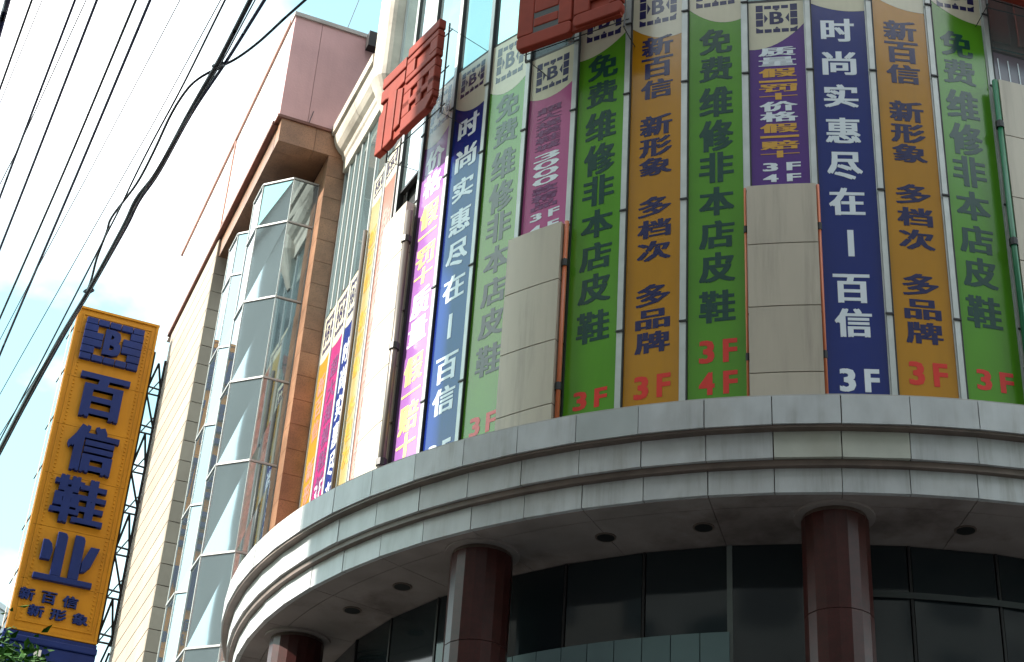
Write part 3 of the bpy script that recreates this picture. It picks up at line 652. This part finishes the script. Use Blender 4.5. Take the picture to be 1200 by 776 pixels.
cable([(357.8, 0), (334.6, 20.6), (303.7, 49), (278, 68), (254.7, 80), (234, 91.5), (218.7, 105.7), (200.6, 134), (180, 178), (160, 215.5), (131.4, 254), (125, 272), (113.4, 303), (103, 339), (80, 380), (38, 452), (0, 524)], .0125, 'thick cable looping in a loose S over the bundle', 9.62)
cable([(299, 0), (258, 76), (203, 166), (160, 240), (104, 346), (86, 372), (20, 478), (-3, 515)], .006, 'thin grey wire lashed along the thickest bundle', 9.4)
def lash(px, z, label):
    p = at_z(*px, z); k = MB()
    k.tube([(.045 * cos(a), .03 * sin(a), .035 * sin(a * 1.0)) for a in [i * math.pi / 6 for i in range(13)]], .008, 5)
    k.tube([(-.03, 0, -.02), (.03, .01, .03)], .028, 6)
    tag(k.build('cable_clamp', 'rubber', loc=p), label, 'clamp', 'clamps on the cables')
lash((256, 77), 9.52, 'dark clamp where the looping cable crosses the bundle'); lash((104, 341), 9.53, 'dark clamp on the bundle above the yellow sign')
def wire_between(p, q, r, label, sag=0):
    k = MB(); p = Vector(p); q = Vector(q); k.tube([(q - p) * (i / 8) + Vector((0, 0, -sag * 4 * (i / 8) * (1 - i / 8))) for i in range(9)], r, 5)
    tag(k.build('cable', 'rubber', loc=p), label, 'cable', 'overhead cables')
a_ = Vector(ST(-.84, 3.33, 20.4)); b_ = at_z(424, -8, 24.5)
wire_between(a_, b_, .008, 'thin wire running up across the pink parapet into the sky')

# ================================================================= TREE
def tree(loc, h, R, label, n=1500):
    E_ = empty('leafy_tree', loc, 0, label=label, cat='tree'); rnd = random.Random(3)
    k = MB(); k.tube([(0, 0, 0), (.05, .02, h * .3), (-.04, .05, h * .55), (0, 0, h * .8)], [.14, .11, .085, .04], 8); k.build('trunk', 'bark', E_, smooth=True)
    tips = []
    lb = MB()
    for i in range(11):
        a = i * 2.4; z0 = h * (.45 + .035 * i); p0 = Vector((0, 0, z0)); d = Vector((cos(a), sin(a), .55)) * R * rnd.uniform(.55, .9); p1 = p0 + d
        lb.tube([p0, p0 + d * .5 + Vector((0, 0, .08)), p1], [.05, .035, .012], 5); tips += [p1, p0 + d * .7]
    lb.build('branch', 'bark', E_, smooth=True)
    for _ in range(26):
        a = rnd.uniform(0, 6.28); c = rnd.uniform(-.5, 1); q = math.sqrt(max(0, 1 - c * c)) * R * rnd.uniform(.6, 1)
        tips.append(Vector((q * cos(a), q * sin(a), h * .82 + c * R * .85)))
    mbs = [MB(), MB()]
    for i in range(n * 4):
        t = rnd.choice(tips); g_ = Vector((rnd.gauss(0, 1), rnd.gauss(0, 1), rnd.gauss(0, .8))) * .24
        p = t + g_; s_ = rnd.uniform(.06, .12); ax = Vector((rnd.gauss(0, 1), rnd.gauss(0, 1), rnd.gauss(-.4, .6))).normalized(); bx = ax.cross(Vector((rnd.gauss(0, .6), rnd.gauss(0, .6), 1))).normalized()
        nn = ax.cross(bx) * .2 * s_
        mbs[rnd.random() < .35].add([p, p + ax * s_ * .6 + bx * s_ * .42 + nn, p + ax * s_ * 1.7, p + ax * s_ * .6 - bx * s_ * .42 + nn], [(0, 1, 2), (0, 2, 3)])
    for mb, mn in zip(mbs, ('leaf', 'leaf_light')):
        me = bpy.data.meshes.new('crown'); me.from_pydata([tuple(v) for v in mb.v], [], mb.f); me.materials.append(MAT[mn]); o = bpy.data.objects.new('crown', me); C.objects.link(o); o.parent = E_; o['kind'] = 'stuff'
tree((-9.85, -6.0, .0), 9.05, 1.3, 'green leafy street tree in the bottom left corner below the blue sign')

# ================================================================= OTHER BUILDINGS
def block(name, loc, rz, W, D, H, m, label, cols, rows, wm='low_glass'):
    E_ = empty(name, loc, rz, label=label, cat='building')
    k = MB(); k.box(-W / 2, W / 2, 0, D, 0, H); k.build('wall', m, E_)
    k = MB(); k.box(-W / 2 - .2, W / 2 + .2, -.2, D + .2, H, H + .5); k.build('roof', m, E_)
    fr = None
    for i in range(cols):
        for j in range(rows):
            x = -W / 2 + W * (i + .5) / cols; z = H * (j + .55) / rows
            if fr is None:
                q = MB(); q.box(-W / cols * .3, W / cols * .3, -.06, -.002, -H / rows * .28, H / rows * .28); fr = q.build('window', wm, E_, (x, 0, z))
            else: inst(fr, 'window', E_, (x, 0, z))
    return E_
# far block at the left edge
d = ray(-8, 705); p = Vector((0, -24.154, 1.6)) + d * 150
block('far_building', (p.x - 8.2, p.y, 0), rad(-10), 14, 12, p.z + .4, 'far_wall', 'pale grey distant building at the left edge behind the yellow sign', 6, 14)
# street neighbours that throw the shadow on the canopy and stand in the glass reflections
block('street_building', (-14.6, -18.0, 0), rad(116), 14, 10, 33, 'concrete', 'plain concrete neighbour building across the side street', 5, 7)
block('street_building', (24, -50, 0), rad(180), 112, 14, 60, 'facade_grey', 'long grey building across the main street', 30, 17)
bpy.data.objects.remove(_to, do_unlink=True)
